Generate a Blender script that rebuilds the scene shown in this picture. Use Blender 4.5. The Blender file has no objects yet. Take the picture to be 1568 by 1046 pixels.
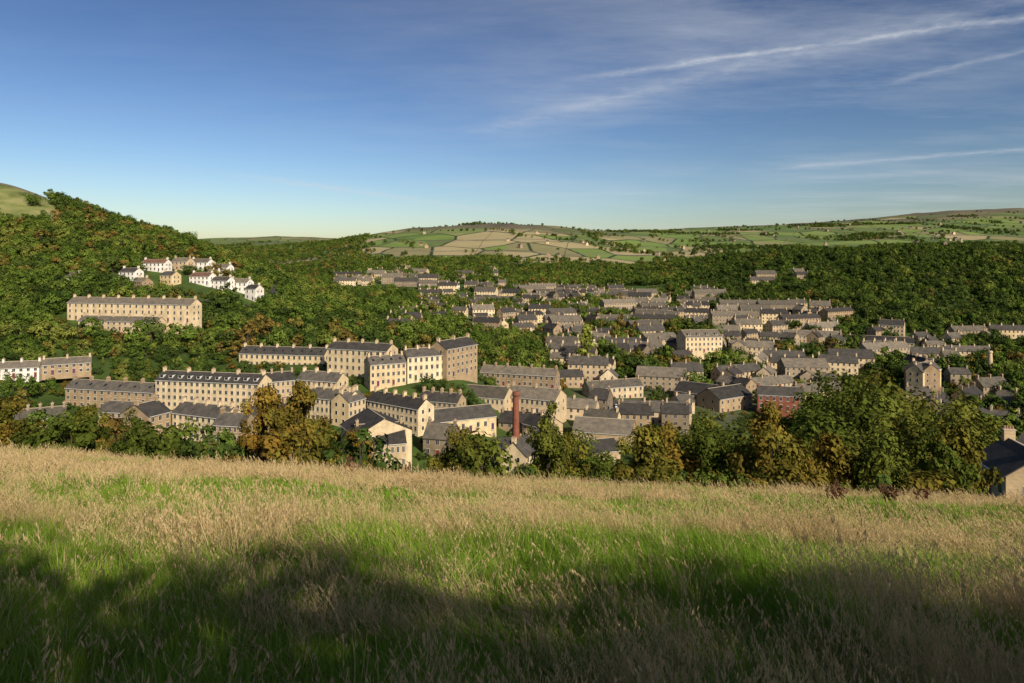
import bpy, math, random
import numpy as np
from mathutils import Vector, Matrix
random.seed(7); R=np.random.RandomState(11)
sc=bpy.context.scene
K=1045.0
# ---------------------------------------------------------------- helpers
TT=np.random.RandomState(3).rand(256,256)
def vn(x,y,s,seed=0):
    xs=np.asarray(x,float)/s+seed*17.31+500; ys=np.asarray(y,float)/s+seed*9.77+500
    i=np.floor(xs).astype(int); j=np.floor(ys).astype(int); fx=xs-i; fy=ys-j
    fx=fx*fx*(3-2*fx); fy=fy*fy*(3-2*fy)
    a=TT[i%256,j%256]; b=TT[(i+1)%256,j%256]; c=TT[i%256,(j+1)%256]; d=TT[(i+1)%256,(j+1)%256]
    return (a*(1-fx)+b*fx)*(1-fy)+(c*(1-fx)+d*fx)*fy
def fbm(x,y,s,seed=0): return (vn(x,y,s,seed)*.55+vn(x,y,s/2.1,seed+1)*.3+vn(x,y,s/4.3,seed+2)*.15)
def ss(a,b,x):
    t=np.clip((np.asarray(x,float)-a)/(b-a),0,1); return t*t*(3-2*t)
def linkobj(o): sc.collection.objects.link(o); return o
# ---------------------------------------------------------------- terrain (profiles: image pixel column -> (range, level), levels mostly from image rows)
PROF={
 -300:[(45,-14),(60,-19),(120,-41),(200,-52),(250,-52),(300,-44),(400,-28),(500,8),(580,50),(650,90),(750,100),(1200,70),(3000,90),(6500,120)],
 0:[(45,-14),(60,-20),(120,-42),(200,-54),(250,-53),(300,-47),(400,-33),(500,0),(580,39),(650,78),(720,82),(900,60),(1200,50),(2200,60),(6500,120)],
 100:[(45,-14),(60,-20),(120,-42),(200,-57),(260,-59),(300,-54),(400,-32),(500,-2),(580,32),(650,53),(720,54),(900,40),(1200,20),(3000,70),(6500,120)],
 200:[(45,-14),(60,-20),(120,-43),(200,-57),(260,-58),(300,-53),(350,-42),(400,-31),(500,-6),(580,16),(650,33),(720,35),(900,20),(1200,0),(3000,60),(6500,120)],
 300:[(45,-14.5),(60,-20),(120,-44),(200,-59),(250,-56),(300,-54),(350,-46),(400,-36),(500,-10),(580,7),(640,12),(720,6),(900,-10),(1200,-20),(1600,-5),(2200,20),(3000,50),(4200,120),(5500,190),(6500,190)],
 400:[(45,-15),(60,-20.5),(120,-45),(200,-60),(250,-56),(300,-53),(350,-47),(400,-39),(500,-24),(580,-11),(650,-13),(750,-24),(900,-35),(1200,-36),(1600,-16),(2200,25),(2600,54),(3000,50),(4200,135),(5500,210),(6500,205)],
 500:[(45,-15),(60,-21),(120,-46),(200,-61),(250,-57),(300,-50),(350,-46),(400,-43),(500,-34),(580,-30),(650,-34),(750,-37),(900,-30),(1000,-24),(1200,-22),(1600,-1),(2200,44),(2600,76),(3000,70),(4200,142),(5500,190),(6500,195)],
 600:[(45,-15.5),(60,-22),(120,-47),(200,-63),(250,-58),(285,-50),(320,-48),(400,-46),(500,-44),(650,-44),(750,-42),(900,-29),(1200,-17),(1600,10),(2200,78),(2600,118),(3000,106),(4200,140),(6500,180)],
 700:[(45,-16),(60,-23),(120,-49),(200,-66),(250,-61),(285,-50),(320,-47),(400,-51),(500,-54),(600,-53),(700,-46),(800,-38),(900,-32),(1200,-22),(1600,10),(1900,42),(2200,84),(2600,138),(3000,116),(4200,135),(6500,180)],
 784:[(45,-17),(60,-23.5),(120,-50),(200,-68),(300,-67),(400,-60),(500,-58),(650,-56),(900,-45),(1200,-28),(1400,-10),(1600,10),(1900,46),(2200,90),(2600,148),(3000,130),(4200,140),(6500,200)],
 1000:[(45,-18.5),(60,-25),(120,-51),(200,-68),(300,-71),(400,-67),(500,-62),(650,-56),(900,-44),(1200,-30),(1600,-6),(2200,52),(2600,110),(3000,132),(4200,195),(6500,290)],
 1200:[(45,-20),(60,-27),(120,-52),(200,-69),(300,-73),(400,-71),(500,-62),(600,-50),(700,-42),(900,-22),(1050,12),(1200,20),(1600,15),(2200,54),(3000,134),(4200,228),(6500,320)],
 1400:[(45,-21),(60,-28.5),(120,-49),(200,-68),(300,-75),(400,-73),(500,-68),(600,-58),(700,-35),(850,4),(950,15),(1200,14),(1600,30),(2200,62),(3000,150),(4200,300),(6500,300)],
 1568:[(45,-22),(60,-30),(120,-43),(160,-58),(200,-68),(300,-76),(400,-74),(500,-69),(600,-56),(700,-30),(850,2),(950,10),(1200,12),(1600,32),(2200,66),(3000,162),(4200,338),(6500,330)],
 1900:[(45,-24),(60,-31),(120,-45),(200,-68),(300,-76),(400,-72),(500,-62),(600,-40),(700,-15),(850,10),(1200,18),(2200,70),(3000,158),(4200,300),(6500,300)]}
LD=np.linspace(math.log(45),math.log(6500),260); PX=np.arange(-300,1901,10.)
keys=sorted(PROF); cols=np.array([np.interp(LD,[math.log(a) for a,_ in PROF[k]],[b for _,b in PROF[k]]) for k in keys])
G=np.stack([np.interp(PX,keys,cols[:,j]) for j in range(len(LD))],1)
def blur(a,n,ax):
    for _ in range(n):
        p=np.pad(a,[(1,1) if i==ax else (0,0) for i in range(2)],'edge')
        a=(p[:-2]*.25+p[1:-1]*.5+p[2:]*.25) if ax==0 else (p[:,:-2]*.25+p[:,1:-1]*.5+p[:,2:]*.25)
    return a
G=blur(blur(G,12,0),5,1)
def H(x,y):
    x=np.asarray(x,float); y=np.asarray(y,float)
    zm=-1.6-.262*y-.053*x-.0025*np.maximum(y-20,0)**2+.25*(vn(x,y,5.,1)-.5)*ss(2,8,y)+.6*(vn(x,y,13.,2)-.5)*ss(4,14,y)
    yy=np.clip(y,45,6490); u=np.clip(784+K*x/yy,-299,1899)
    a=(u+300)/10; b=(np.log(yy)-LD[0])/(LD[1]-LD[0]); i=np.clip(np.floor(a).astype(int),0,len(PX)-2); j=np.clip(np.floor(b).astype(int),0,len(LD)-2)
    fa=a-i; fb=b-j
    zt=(G[i,j]*(1-fa)+G[i+1,j]*fa)*(1-fb)+(G[i,j+1]*(1-fa)+G[i+1,j+1]*fa)*fb
    zt=zt+4*(vn(x,y,70,5)-.5)*ss(350,600,y)+26*(fbm(x,y,420,6)-.5)*ss(1300,2600,y)
    w=ss(36,64,y)
    return zm*(1-w)+zt*w
def P(b,r): return ((b-784)/K*r, r)
def h1(x,y): return float(H(np.array([x]),np.array([y]))[0])
# ---------------------------------------------------------------- node helpers
def newmat(name):
    m=bpy.data.materials.new(name); m.use_nodes=True; nt=m.node_tree; nt.nodes.clear(); return m,nt
def N(nt,t,**kw):
    n=nt.nodes.new(t)
    for k,v in kw.items(): setattr(n,k,v)
    return n
def ramp(nt,fac,stops,interp='LINEAR'):
    r=nt.nodes.new('ShaderNodeValToRGB'); r.color_ramp.interpolation=interp
    e=r.color_ramp.elements
    while len(e)>1: e.remove(e[-1])
    e[0].position=stops[0][0]; e[0].color=(*stops[0][1],1)
    for p,c in stops[1:]:
        q=e.new(p); q.color=(*c,1)
    if fac is not None: nt.links.new(fac,r.inputs[0])
    return r.outputs[0]
def mixc(nt,f,a,b,blend='MIX'):
    m=nt.nodes.new('ShaderNodeMix'); m.data_type='RGBA'; m.blend_type=blend
    for s,v in ((0,f),(6,a),(7,b)):
        if isinstance(v,(int,float)): m.inputs[s].default_value=v
        elif isinstance(v,tuple): m.inputs[s].default_value=(*v,1)
        else: nt.links.new(v,m.inputs[s])
    return m.outputs[2]
def math_(nt,op,a,b=0.,clamp=False):
    m=nt.nodes.new('ShaderNodeMath'); m.operation=op; m.use_clamp=clamp
    for i,v in enumerate((a,b)):
        if isinstance(v,(int,float)): m.inputs[i].default_value=v
        else: nt.links.new(v,m.inputs[i])
    return m.outputs[0]
def attr(nt,n): 
    a=nt.nodes.new('ShaderNodeAttribute'); a.attribute_name=n; return a.outputs['Fac']
def noise(nt,vec,scale,detail=4,rough=.55):
    n=nt.nodes.new('ShaderNodeTexNoise'); n.inputs['Scale'].default_value=scale; n.inputs['Detail'].default_value=detail; n.inputs['Roughness'].default_value=rough
    if vec is not None: nt.links.new(vec,n.inputs['Vector'])
    return n.outputs['Fac']
def mapping(nt,vec,sc_=(1,1,1),rot=(0,0,0)):
    m=nt.nodes.new('ShaderNodeMapping'); m.inputs['Scale'].default_value=sc_; m.inputs['Rotation'].default_value=rot; nt.links.new(vec,m.inputs['Vector']); return m.outputs[0]
def out(nt,sh):
    o=nt.nodes.new('ShaderNodeOutputMaterial'); nt.links.new(sh,o.inputs['Surface'])
def princ(nt,col,rough=.8,bump=None,bs=.3,spec=.3):
    p=nt.nodes.new('ShaderNodeBsdfPrincipled'); p.inputs['Roughness'].default_value=rough; p.inputs['Specular IOR Level'].default_value=spec
    if isinstance(col,tuple): p.inputs['Base Color'].default_value=(*col,1)
    else: nt.links.new(col,p.inputs['Base Color'])
    if bump is not None:
        b=nt.nodes.new('ShaderNodeBump'); b.inputs['Strength'].default_value=bs; b.inputs['Distance'].default_value=.1; nt.links.new(bump,b.inputs['Height']); nt.links.new(b.outputs[0],p.inputs['Normal'])
    out(nt,p.outputs[0]); return p
def thin(nt,c,tr):
    d=N(nt,'ShaderNodeBsdfDiffuse'); nt.links.new(c,d.inputs[0])
    if tr<=0: out(nt,d.outputs[0]); return
    t=N(nt,'ShaderNodeBsdfTranslucent'); nt.links.new(c,t.inputs[0])
    x=N(nt,'ShaderNodeMixShader'); x.inputs[0].default_value=tr; nt.links.new(d.outputs[0],x.inputs[1]); nt.links.new(t.outputs[0],x.inputs[2]); out(nt,x.outputs[0])
def leafy(name,stops,tr=.3,nscale=.02,lowamt=.35):
    m,nt=newmat(name); oi=N(nt,'ShaderNodeObjectInfo'); geo=N(nt,'ShaderNodeNewGeometry')
    low=noise(nt,geo.outputs['Position'],nscale,3)
    f=math_(nt,'ADD',math_(nt,'MULTIPLY',oi.outputs['Random'],1-lowamt),math_(nt,'MULTIPLY',math_(nt,'SUBTRACT',low,.25),lowamt*2))
    c=ramp(nt,f,stops)
    c=mixc(nt,1.,c,ramp(nt,attr(nt,'tint'),[(0,(.45,.45,.45)),(1,(1.6,1.5,1.3))]),'MULTIPLY')
    thin(nt,c,tr); return m
FOL=leafy('foliage_green',[(0,(.04,.07,.015)),(.3,(.068,.112,.02)),(.55,(.095,.145,.026)),(.75,(.135,.175,.034)),(1,(.18,.185,.045))],tr=0)
FOLN=leafy('foliage_near_green',[(0,(.06,.09,.016)),(.5,(.1,.13,.024)),(1,(.16,.16,.032))],tr=.2,nscale=.3)
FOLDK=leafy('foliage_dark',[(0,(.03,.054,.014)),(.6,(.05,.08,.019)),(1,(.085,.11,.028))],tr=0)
FOLAU=leafy('foliage_autumn',[(0,(.1,.125,.02)),(.4,(.16,.145,.028)),(.7,(.21,.14,.028)),(1,(.25,.12,.022))],tr=.22,nscale=.35,lowamt=.5)
FOLBR=leafy('foliage_turning',[(0,(.11,.12,.027)),(.5,(.145,.12,.032)),(1,(.18,.11,.032))],tr=0)
FOLLT=leafy('foliage_light',[(0,(.13,.18,.03)),(1,(.19,.21,.04))],tr=0)
m,nt=newmat('bark'); princ(nt,(.07,.055,.04),.9); BARK=m
def grassmat(name,c0,c1,c2,dry,da):
    m,nt=newmat(name); oi=N(nt,'ShaderNodeObjectInfo'); geo=N(nt,'ShaderNodeNewGeometry')
    low=noise(nt,geo.outputs['Position'],.35,3)
    f=math_(nt,'ADD',math_(nt,'MULTIPLY',oi.outputs['Random'],.45),math_(nt,'MULTIPLY',low,.65))
    c=ramp(nt,f,[(.2,c0),(.55,c1),(.85,c2)])
    c=mixc(nt,math_(nt,'MULTIPLY',math_(nt,'POWER',attr(nt,'tint'),2.),da),c,dry)
    thin(nt,c,.34); return m
GGR=grassmat('grass_green',(.09,.19,.016),(.17,.31,.022),(.3,.41,.045),(.42,.43,.11),.3)
GST=grassmat('grass_straw',(.4,.31,.13),(.62,.47,.22),(.76,.59,.31),(.7,.51,.3),.45)
# ---------------------------------------------------------------- numpy mesh
def npmesh(name,v,f,mats,mi=None,attrs=None,smooth=False):
    me=bpy.data.meshes.new(name); n=len(v); k=f.shape[1]
    me.vertices.add(n); me.vertices.foreach_set('co',np.ascontiguousarray(v,dtype=np.float32).ravel())
    me.loops.add(f.size); me.loops.foreach_set('vertex_index',np.ascontiguousarray(f,dtype=np.int32).ravel())
    me.polygons.add(len(f)); me.polygons.foreach_set('loop_start',np.arange(0,f.size,k,dtype=np.int32))
    for m in mats: me.materials.append(m)
    if mi is not None: me.polygons.foreach_set('material_index',np.ascontiguousarray(mi,dtype=np.int32))
    if smooth: me.polygons.foreach_set('use_smooth',np.ones(len(f),dtype=bool))
    me.update(calc_edges=True)
    for a,val in (attrs or {}).items():
        at=me.attributes.new(a,'FLOAT','POINT'); at.data.foreach_set('value',np.ascontiguousarray(val,dtype=np.float32))
    return me
# terrain sheet
ys=list(np.arange(-60,0,1.))+list(np.arange(0,60,.4)); y=60.
while y<6500: ys.append(y); y*=1.0105
ys=np.array(ys); S=np.linspace(-1,1,661)
YY,SS=np.meshgrid(ys,S,indexing='ij'); XX=SS*(60+1.2*np.maximum(YY,0)); ZZ=H(XX,YY)
nr,nc=XX.shape; idx=np.arange(nr*nc).reshape(nr,nc)
F=np.stack([idx[:-1,:-1],idx[:-1,1:],idx[1:,1:],idx[1:,:-1]],-1).reshape(-1,4)
xf,yf,zf=XX.ravel(),YY.ravel(),ZZ.ravel(); BB=784+K*xf/np.maximum(yf,45)
nz=(fbm(xf,yf,300,21)-.5)
fieldm=ss(1350,1500,yf+nz*200)
hilltop=ss(560,600,yf)*(1-ss(70,140,BB))*(yf<1300)
fieldm=np.maximum(fieldm,ss(1000,1100,yf)*ss(1100,1150,BB))
moor=np.maximum(ss(2250,2450,yf+nz*500)*(1-ss(900,1100,BB))*ss(560,640,BB)*ss(105,135,zf+nz*60), ss(3400,3900,yf+nz*900)*ss(1000,1200,BB)*ss(170,240,zf+nz*120))
moor=np.maximum(moor,ss(2600,3200,yf)*(1-ss(500,560,BB))*.3)
straw=np.exp(-((BB-840)/260)**2)*ss(1450,1600,yf)*(1-ss(2100,2400,yf))
town=ss(.0,1.,np.exp(-((BB-1020)/300)**2)*ss(250,330,yf)*(1-ss(650,900,yf))*1.3)
meadow=1-ss(55,75,yf)
m,nt=newmat('terrain_ground'); geo=N(nt,'ShaderNodeNewGeometry'); pos=geo.outputs['Position']
n1=noise(nt,pos,.05,6); n2=noise(nt,pos,.9,5)
base=ramp(nt,n1,[(.3,(.035,.055,.015)),(.6,(.075,.12,.025)),(.75,(.12,.16,.035))])
base=mixc(nt,math_(nt,'MULTIPLY',attr(nt,'town'),.55),base,ramp(nt,noise(nt,pos,.06,3),[(.4,(.06,.08,.028)),(.6,(.14,.12,.095))]))
vo=N(nt,'ShaderNodeTexVoronoi'); vo.voronoi_dimensions='2D'; vo.inputs['Scale'].default_value=1.; mp=mapping(nt,pos,(1/130,1/190,1),(0,0,.25)); nt.links.new(mp,vo.inputs['Vector'])
ve=N(nt,'ShaderNodeTexVoronoi'); ve.voronoi_dimensions='2D'; ve.feature='DISTANCE_TO_EDGE'; ve.inputs['Scale'].default_value=1.; nt.links.new(mp,ve.inputs['Vector'])
sp=N(nt,'ShaderNodeSeparateColor'); nt.links.new(vo.outputs['Color'],sp.inputs[0])
fv=math_(nt,'ADD',sp.outputs[0],math_(nt,'MULTIPLY',attr(nt,'straw'),.32))
fc=ramp(nt,fv,[(0,(.09,.16,.035)),(.2,(.16,.24,.05)),(.4,(.11,.16,.045)),(.58,(.19,.26,.06)),(.76,(.26,.23,.11)),(.9,(.42,.34,.18))],'CONSTANT')
fc=mixc(nt,.22,fc,ramp(nt,noise(nt,pos,.02,7,.65),[(.3,(.09,.1,.045)),(.7,(.28,.27,.13))]))
fc=mixc(nt,ramp(nt,ve.outputs['Distance'],[(.02,(1,1,1)),(.045,(0,0,0))]),fc,(.04,.055,.026))
mc=ramp(nt,noise(nt,mapping(nt,pos,(.004,.002,.01)),1.,8,.65),[(.35,(.085,.075,.06)),(.5,(.14,.12,.08)),(.65,(.17,.165,.085))])
hc=ramp(nt,noise(nt,pos,.04,6,.6),[(.35,(.08,.1,.028)),(.5,(.19,.21,.07)),(.65,(.3,.27,.12))])
md=ramp(nt,mixc(nt,.5,n2,noise(nt,pos,.25,4)),[(.35,(.05,.11,.012)),(.55,(.12,.18,.03)),(.7,(.26,.25,.09))])
c=mixc(nt,attr(nt,'field'),base,fc); c=mixc(nt,attr(nt,'moor'),c,mc); c=mixc(nt,attr(nt,'hilltop'),c,hc); c=mixc(nt,attr(nt,'meadow'),c,md)
princ(nt,c,.95,n2,.5,.1); TERR=m
terr=linkobj(bpy.data.objects.new('hillside_terrain',npmesh('hillside_terrain',np.stack([xf,yf,zf],1),F,[TERR],None,dict(field=fieldm,moor=moor,straw=straw,town=town,meadow=meadow,hilltop=hilltop),True)))
# ---------------------------------------------------------------- trees
def cyl_chain(pts,rad,n=6):
    V=[];Fq=[]
    for i,(p,r) in enumerate(zip(pts,rad)):
        for k in range(n):
            a=2*math.pi*k/n; V.append((p[0]+r*math.cos(a),p[1]+r*math.sin(a),p[2]))
    for i in range(len(pts)-1):
        for k in range(n): Fq.append((i*n+k,i*n+(k+1)%n,(i+1)*n+(k+1)%n,(i+1)*n+k))
    return V,Fq
def make_tree(name,seed,h,r,ncl,lpc,ls,fol,zc=.6,zr=.42,trunk=.028,cl=.3,taper=0.,al=1.):
    q=np.random.RandomState(seed)
    V=[];Fq=[]
    top=np.array([q.uniform(-.06,.06)*h,q.uniform(-.06,.06)*h,h*.78])
    tp=[(0,0,-2.),(0,0,0),tuple(top*.35+np.array([.02*h,0,0])),tuple(top*.7),tuple(top)]
    v,f=cyl_chain(tp,[h*trunk*1.3,h*trunk,h*trunk*.7,h*trunk*.4,h*.004]); V+=v;Fq+=f
    cs=[];crs=[];od=[]
    ph=q.uniform(0,6.28,4)
    while len(cs)<ncl:
        d=q.normal(size=3); d/=np.linalg.norm(d); rho=q.rand()**(1/2.8)
        az=math.atan2(d[1],d[0]); irr=1+.2*math.sin(2*az+ph[0])+.15*math.sin(3*az+ph[1]+4*d[2])+.12*q.normal()
        rz=1-taper*max(0,d[2]*rho)
        c=np.array([d[0]*r*rho*irr*rz,d[1]*r*rho*irr*rz,h*zc+d[2]*rho*zr*h*(1+.1*math.sin(az*2+ph[2]))])
        if c[2]<h*.12: continue
        c[:2]+=top[:2]*c[2]/h; cs.append(c); crs.append(r*cl*q.uniform(.65,1.3)); od.append(d)
    for i in range(0,min(ncl,14)):
        c=cs[i]; t0=min(max(c[2]/h*.6,.2),.7); a=np.array([top[0]*t0,top[1]*t0,t0*h*.78]); mid=(a+c)/2+np.array([0,0,-.03*h])
        b=len(V); v,f=cyl_chain([a,mid,c],[h*.011,h*.007,h*.002],4); V+=v; Fq+=[tuple(j+b for j in t) for t in f]
    nb=len(Fq); V=np.array(V,float); Fq=np.array(Fq,int)
    tot=ncl*lpc; cs=np.array(cs); crs=np.array(crs); od=np.array(od); ci=np.repeat(np.arange(ncl),lpc)
    d=q.normal(size=(tot,3)); d/=np.linalg.norm(d,axis=1)[:,None]
    c=cs[ci]+d*(crs[ci]*(.3+.8*q.rand(tot)**.6))[:,None]*np.array([1,1,.8])
    a=q.normal(size=(tot,3)); a/=np.linalg.norm(a,axis=1)[:,None]
    nn=d*1.1*al+od[ci]*.6*al+np.array([0,0,.3])+q.normal(size=(tot,3))*.38/al; b=np.cross(a,nn); b/=np.linalg.norm(b,axis=1)[:,None]+1e-6; a=np.cross(b,nn); a/=np.linalg.norm(a,axis=1)[:,None]+1e-6
    s=(ls*q.uniform(.55,1.35,tot))[:,None]
    LV=np.stack([c-a*s,c-b*s*.6,c+a*s,c+b*s*.6],1).reshape(-1,3)
    LF=np.arange(tot*4).reshape(-1,4)+len(V)
    ct=q.uniform(.15,.85,ncl)
    tint=np.clip(ct[ci]+q.normal(size=tot)*.12,0,1)
    allv=np.concatenate([V,LV]); allf=np.concatenate([Fq,LF])
    return npmesh(name,allv,allf,[BARK,fol],np.r_[np.zeros(nb),np.ones(tot)],dict(tint=np.r_[np.full(len(V),.5),np.repeat(tint,4)]))
def make_coll(name,meshes):
    c=bpy.data.collections.new(name)
    for i,me in enumerate(meshes):
        o=bpy.data.objects.new('%s_%02d'%(me.name.split('.')[0],i),me); c.objects.link(o)
    return c
def scatter(name,x,y,z,rot,scl,idx,coll):
    n=len(x); me=bpy.data.meshes.new(name); me.vertices.add(n); me.vertices.foreach_set('co',np.stack([x,y,z],1).astype(np.float32).ravel()); me.update()
    a=me.attributes.new('rot','FLOAT_VECTOR','POINT'); a.data.foreach_set('vector',np.ascontiguousarray(rot,dtype=np.float32).ravel())
    a=me.attributes.new('scl','FLOAT_VECTOR','POINT'); a.data.foreach_set('vector',np.ascontiguousarray(scl,dtype=np.float32).ravel())
    a=me.attributes.new('idx','INT','POINT'); a.data.foreach_set('value',np.ascontiguousarray(idx,dtype=np.int32))
    o=linkobj(bpy.data.objects.new(name,me)); ng=bpy.data.node_groups.new(name,'GeometryNodeTree')
    ng.interface.new_socket('Geometry',in_out='INPUT',socket_type='NodeSocketGeometry'); ng.interface.new_socket('Geometry',in_out='OUTPUT',socket_type='NodeSocketGeometry')
    gi=ng.nodes.new('NodeGroupInput'); go=ng.nodes.new('NodeGroupOutput'); ip=ng.nodes.new('GeometryNodeInstanceOnPoints'); ci=ng.nodes.new('GeometryNodeCollectionInfo')
    ci.inputs['Collection'].default_value=coll; ci.inputs['Separate Children'].default_value=True; ci.inputs['Reset Children'].default_value=True
    def na(nm,t):
        q=ng.nodes.new('GeometryNodeInputNamedAttribute'); q.data_type=t; q.inputs['Name'].default_value=nm; return q.outputs['Attribute']
    L=ng.links.new; L(gi.outputs[0],ip.inputs['Points']); L(ci.outputs[0],ip.inputs['Instance']); ip.inputs['Pick Instance'].default_value=True
    L(na('idx','INT'),ip.inputs['Instance Index']); L(na('rot','FLOAT_VECTOR'),ip.inputs['Rotation']); L(na('scl','FLOAT_VECTOR'),ip.inputs['Scale']); L(ip.outputs[0],go.inputs[0])
    md_=o.modifiers.new('scatter','NODES'); md_.node_group=ng; return o
# ---------------------------------------------------------------- building materials
def wallmat(name,stops,brick=True):
    m,nt=newmat(name); oi=N(nt,'ShaderNodeObjectInfo'); tc=N(nt,'ShaderNodeTexCoord'); o_=tc.outputs['Object']
    c=ramp(nt,oi.outputs['Random'],stops)
    sx=N(nt,'ShaderNodeSeparateXYZ'); nt.links.new(o_,sx.inputs[0]); cb=N(nt,'ShaderNodeCombineXYZ'); nt.links.new(math_(nt,'ADD',sx.outputs[0],sx.outputs[1]),cb.inputs[0]); nt.links.new(sx.outputs[2],cb.inputs[1])
    br=N(nt,'ShaderNodeTexBrick'); nt.links.new(cb.outputs[0],br.inputs['Vector']); br.inputs['Scale'].default_value=1.; br.inputs['Brick Width'].default_value=.55; br.inputs['Row Height'].default_value=.22; br.inputs['Mortar Size'].default_value=.012
    br.inputs['Color1'].default_value=(1.08,1.08,1.08,1); br.inputs['Color2'].default_value=(.85,.83,.8,1); br.inputs['Mortar'].default_value=(.75,.72,.68,1)
    if brick: c=mixc(nt,.9,c,br.outputs['Color'],'MULTIPLY')
    c=mixc(nt,.85,c,ramp(nt,noise(nt,mapping(nt,o_,(.3,.3,.15)),1.,6,.65),[(.3,(.62,.6,.56)),(.6,(1.12,1.1,1.08))]),'MULTIPLY')
    princ(nt,c,.9); return m
SAND=wallmat('stone_cream',[(0,(.74,.58,.34)),(.5,(.66,.51,.3)),(1,(.8,.66,.44))])
TAN=wallmat('stone_tan',[(0,(.3,.215,.13)),(.35,(.44,.325,.195)),(.7,(.55,.425,.265)),(1,(.68,.54,.35))])
GREY=wallmat('stone_sooty',[(0,(.17,.135,.095)),(.5,(.28,.22,.15)),(1,(.42,.33,.22))])
WHITE=wallmat('white_render',[(0,(.74,.69,.6)),(1,(.8,.77,.72))],False)
REDB=wallmat('red_brick',[(0,(.22,.075,.048)),(1,(.26,.095,.058))])
def roofmat(name,stops):
    m,nt=newmat(name); oi=N(nt,'ShaderNodeObjectInfo'); tc=N(nt,'ShaderNodeTexCoord'); o_=tc.outputs['Object']
    c=ramp(nt,oi.outputs['Random'],stops)
    br=N(nt,'ShaderNodeTexBrick'); nt.links.new(o_,br.inputs['Vector']); br.inputs['Scale'].default_value=1.; br.inputs['Brick Width'].default_value=.5; br.inputs['Row Height'].default_value=.35; br.inputs['Mortar Size'].default_value=.02
    br.inputs['Color1'].default_value=(1,1,1,1); br.inputs['Color2'].default_value=(.75,.75,.75,1); br.inputs['Mortar'].default_value=(.5,.5,.5,1)
    c=mixc(nt,.8,c,br.outputs['Color'],'MULTIPLY')
    c=mixc(nt,.85,c,ramp(nt,noise(nt,o_,.45,6,.65),[(.3,(.55,.56,.56)),(.65,(1.3,1.22,1.05))]),'MULTIPLY')
    princ(nt,c,.75,None,.3,.15); return m
SLATE=roofmat('slate_roof',[(0,(.05,.047,.047)),(.6,(.085,.08,.076)),(1,(.15,.135,.12))])
STSL=roofmat('stone_slate_roof',[(0,(.11,.1,.085)),(1,(.23,.2,.165))])
REDT=roofmat('red_tile_roof',[(0,(.15,.09,.07)),(1,(.22,.12,.09))])
m,nt=newmat('window_glass'); princ(nt,(.02,.022,.025),.2,None,.3,.4); GLASS=m
m,nt=newmat('white_paint'); princ(nt,(.7,.68,.62),.5); PAINT=m
m,nt=newmat('stone_trim'); princ(nt,(.52,.42,.3),.8); TRIM=m
m,nt=newmat('door_paint'); oi=N(nt,'ShaderNodeObjectInfo'); princ(nt,ramp(nt,oi.outputs['Random'],[(0,(.03,.08,.05)),(.5,(.2,.03,.03)),(1,(.04,.05,.15))]),.5); DOOR=m
m,nt=newmat('chimney_pot'); princ(nt,(.35,.2,.12),.8); POT=m
class MB:
    def __init__(s): s.v=[];s.f=[];s.m=[]
    def poly(s,pts,m): b=len(s.v); s.v+=pts; s.f.append(tuple(range(b,b+len(pts)))); s.m.append(m)
    def box(s,x0,x1,y0,y1,z0,z1,m):
        b=len(s.v); s.v+=[(x0,y0,z0),(x1,y0,z0),(x1,y1,z0),(x0,y1,z0),(x0,y0,z1),(x1,y0,z1),(x1,y1,z1),(x0,y1,z1)]
        for f in ((0,3,2,1),(4,5,6,7),(0,1,5,4),(1,2,6,5),(2,3,7,6),(3,0,4,7)): s.f.append(tuple(b+i for i in f)); s.m.append(m)
    def cyl(s,x,y,z0,z1,r0,r1,n,m):
        b=len(s.v)
        for z,r in ((z0,r0),(z1,r1)):
            for k in range(n): s.v.append((x+r*math.cos(6.2832*k/n),y+r*math.sin(6.2832*k/n),z))
        for k in range(n): s.f.append((b+k,b+(k+1)%n,b+n+(k+1)%n,b+n+k)); s.m.append(m)
        s.f.append(tuple(b+n+k for k in range(n))); s.m.append(m)
    def add(s,o): b=len(s.v); s.v+=o.v; s.f+=[tuple(b+i for i in f) for f in o.f]; s.m+=o.m
    def mesh(s,name):
        me=bpy.data.meshes.new(name); me.from_pydata(s.v,[],s.f); mats=[]
        for mm in s.m:
            if mm not in mats: mats.append(mm)
        for mm in mats: me.materials.append(mm)
        me.polygons.foreach_set('material_index',[mats.index(mm) for mm in s.m]); me.update(); return me
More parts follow.
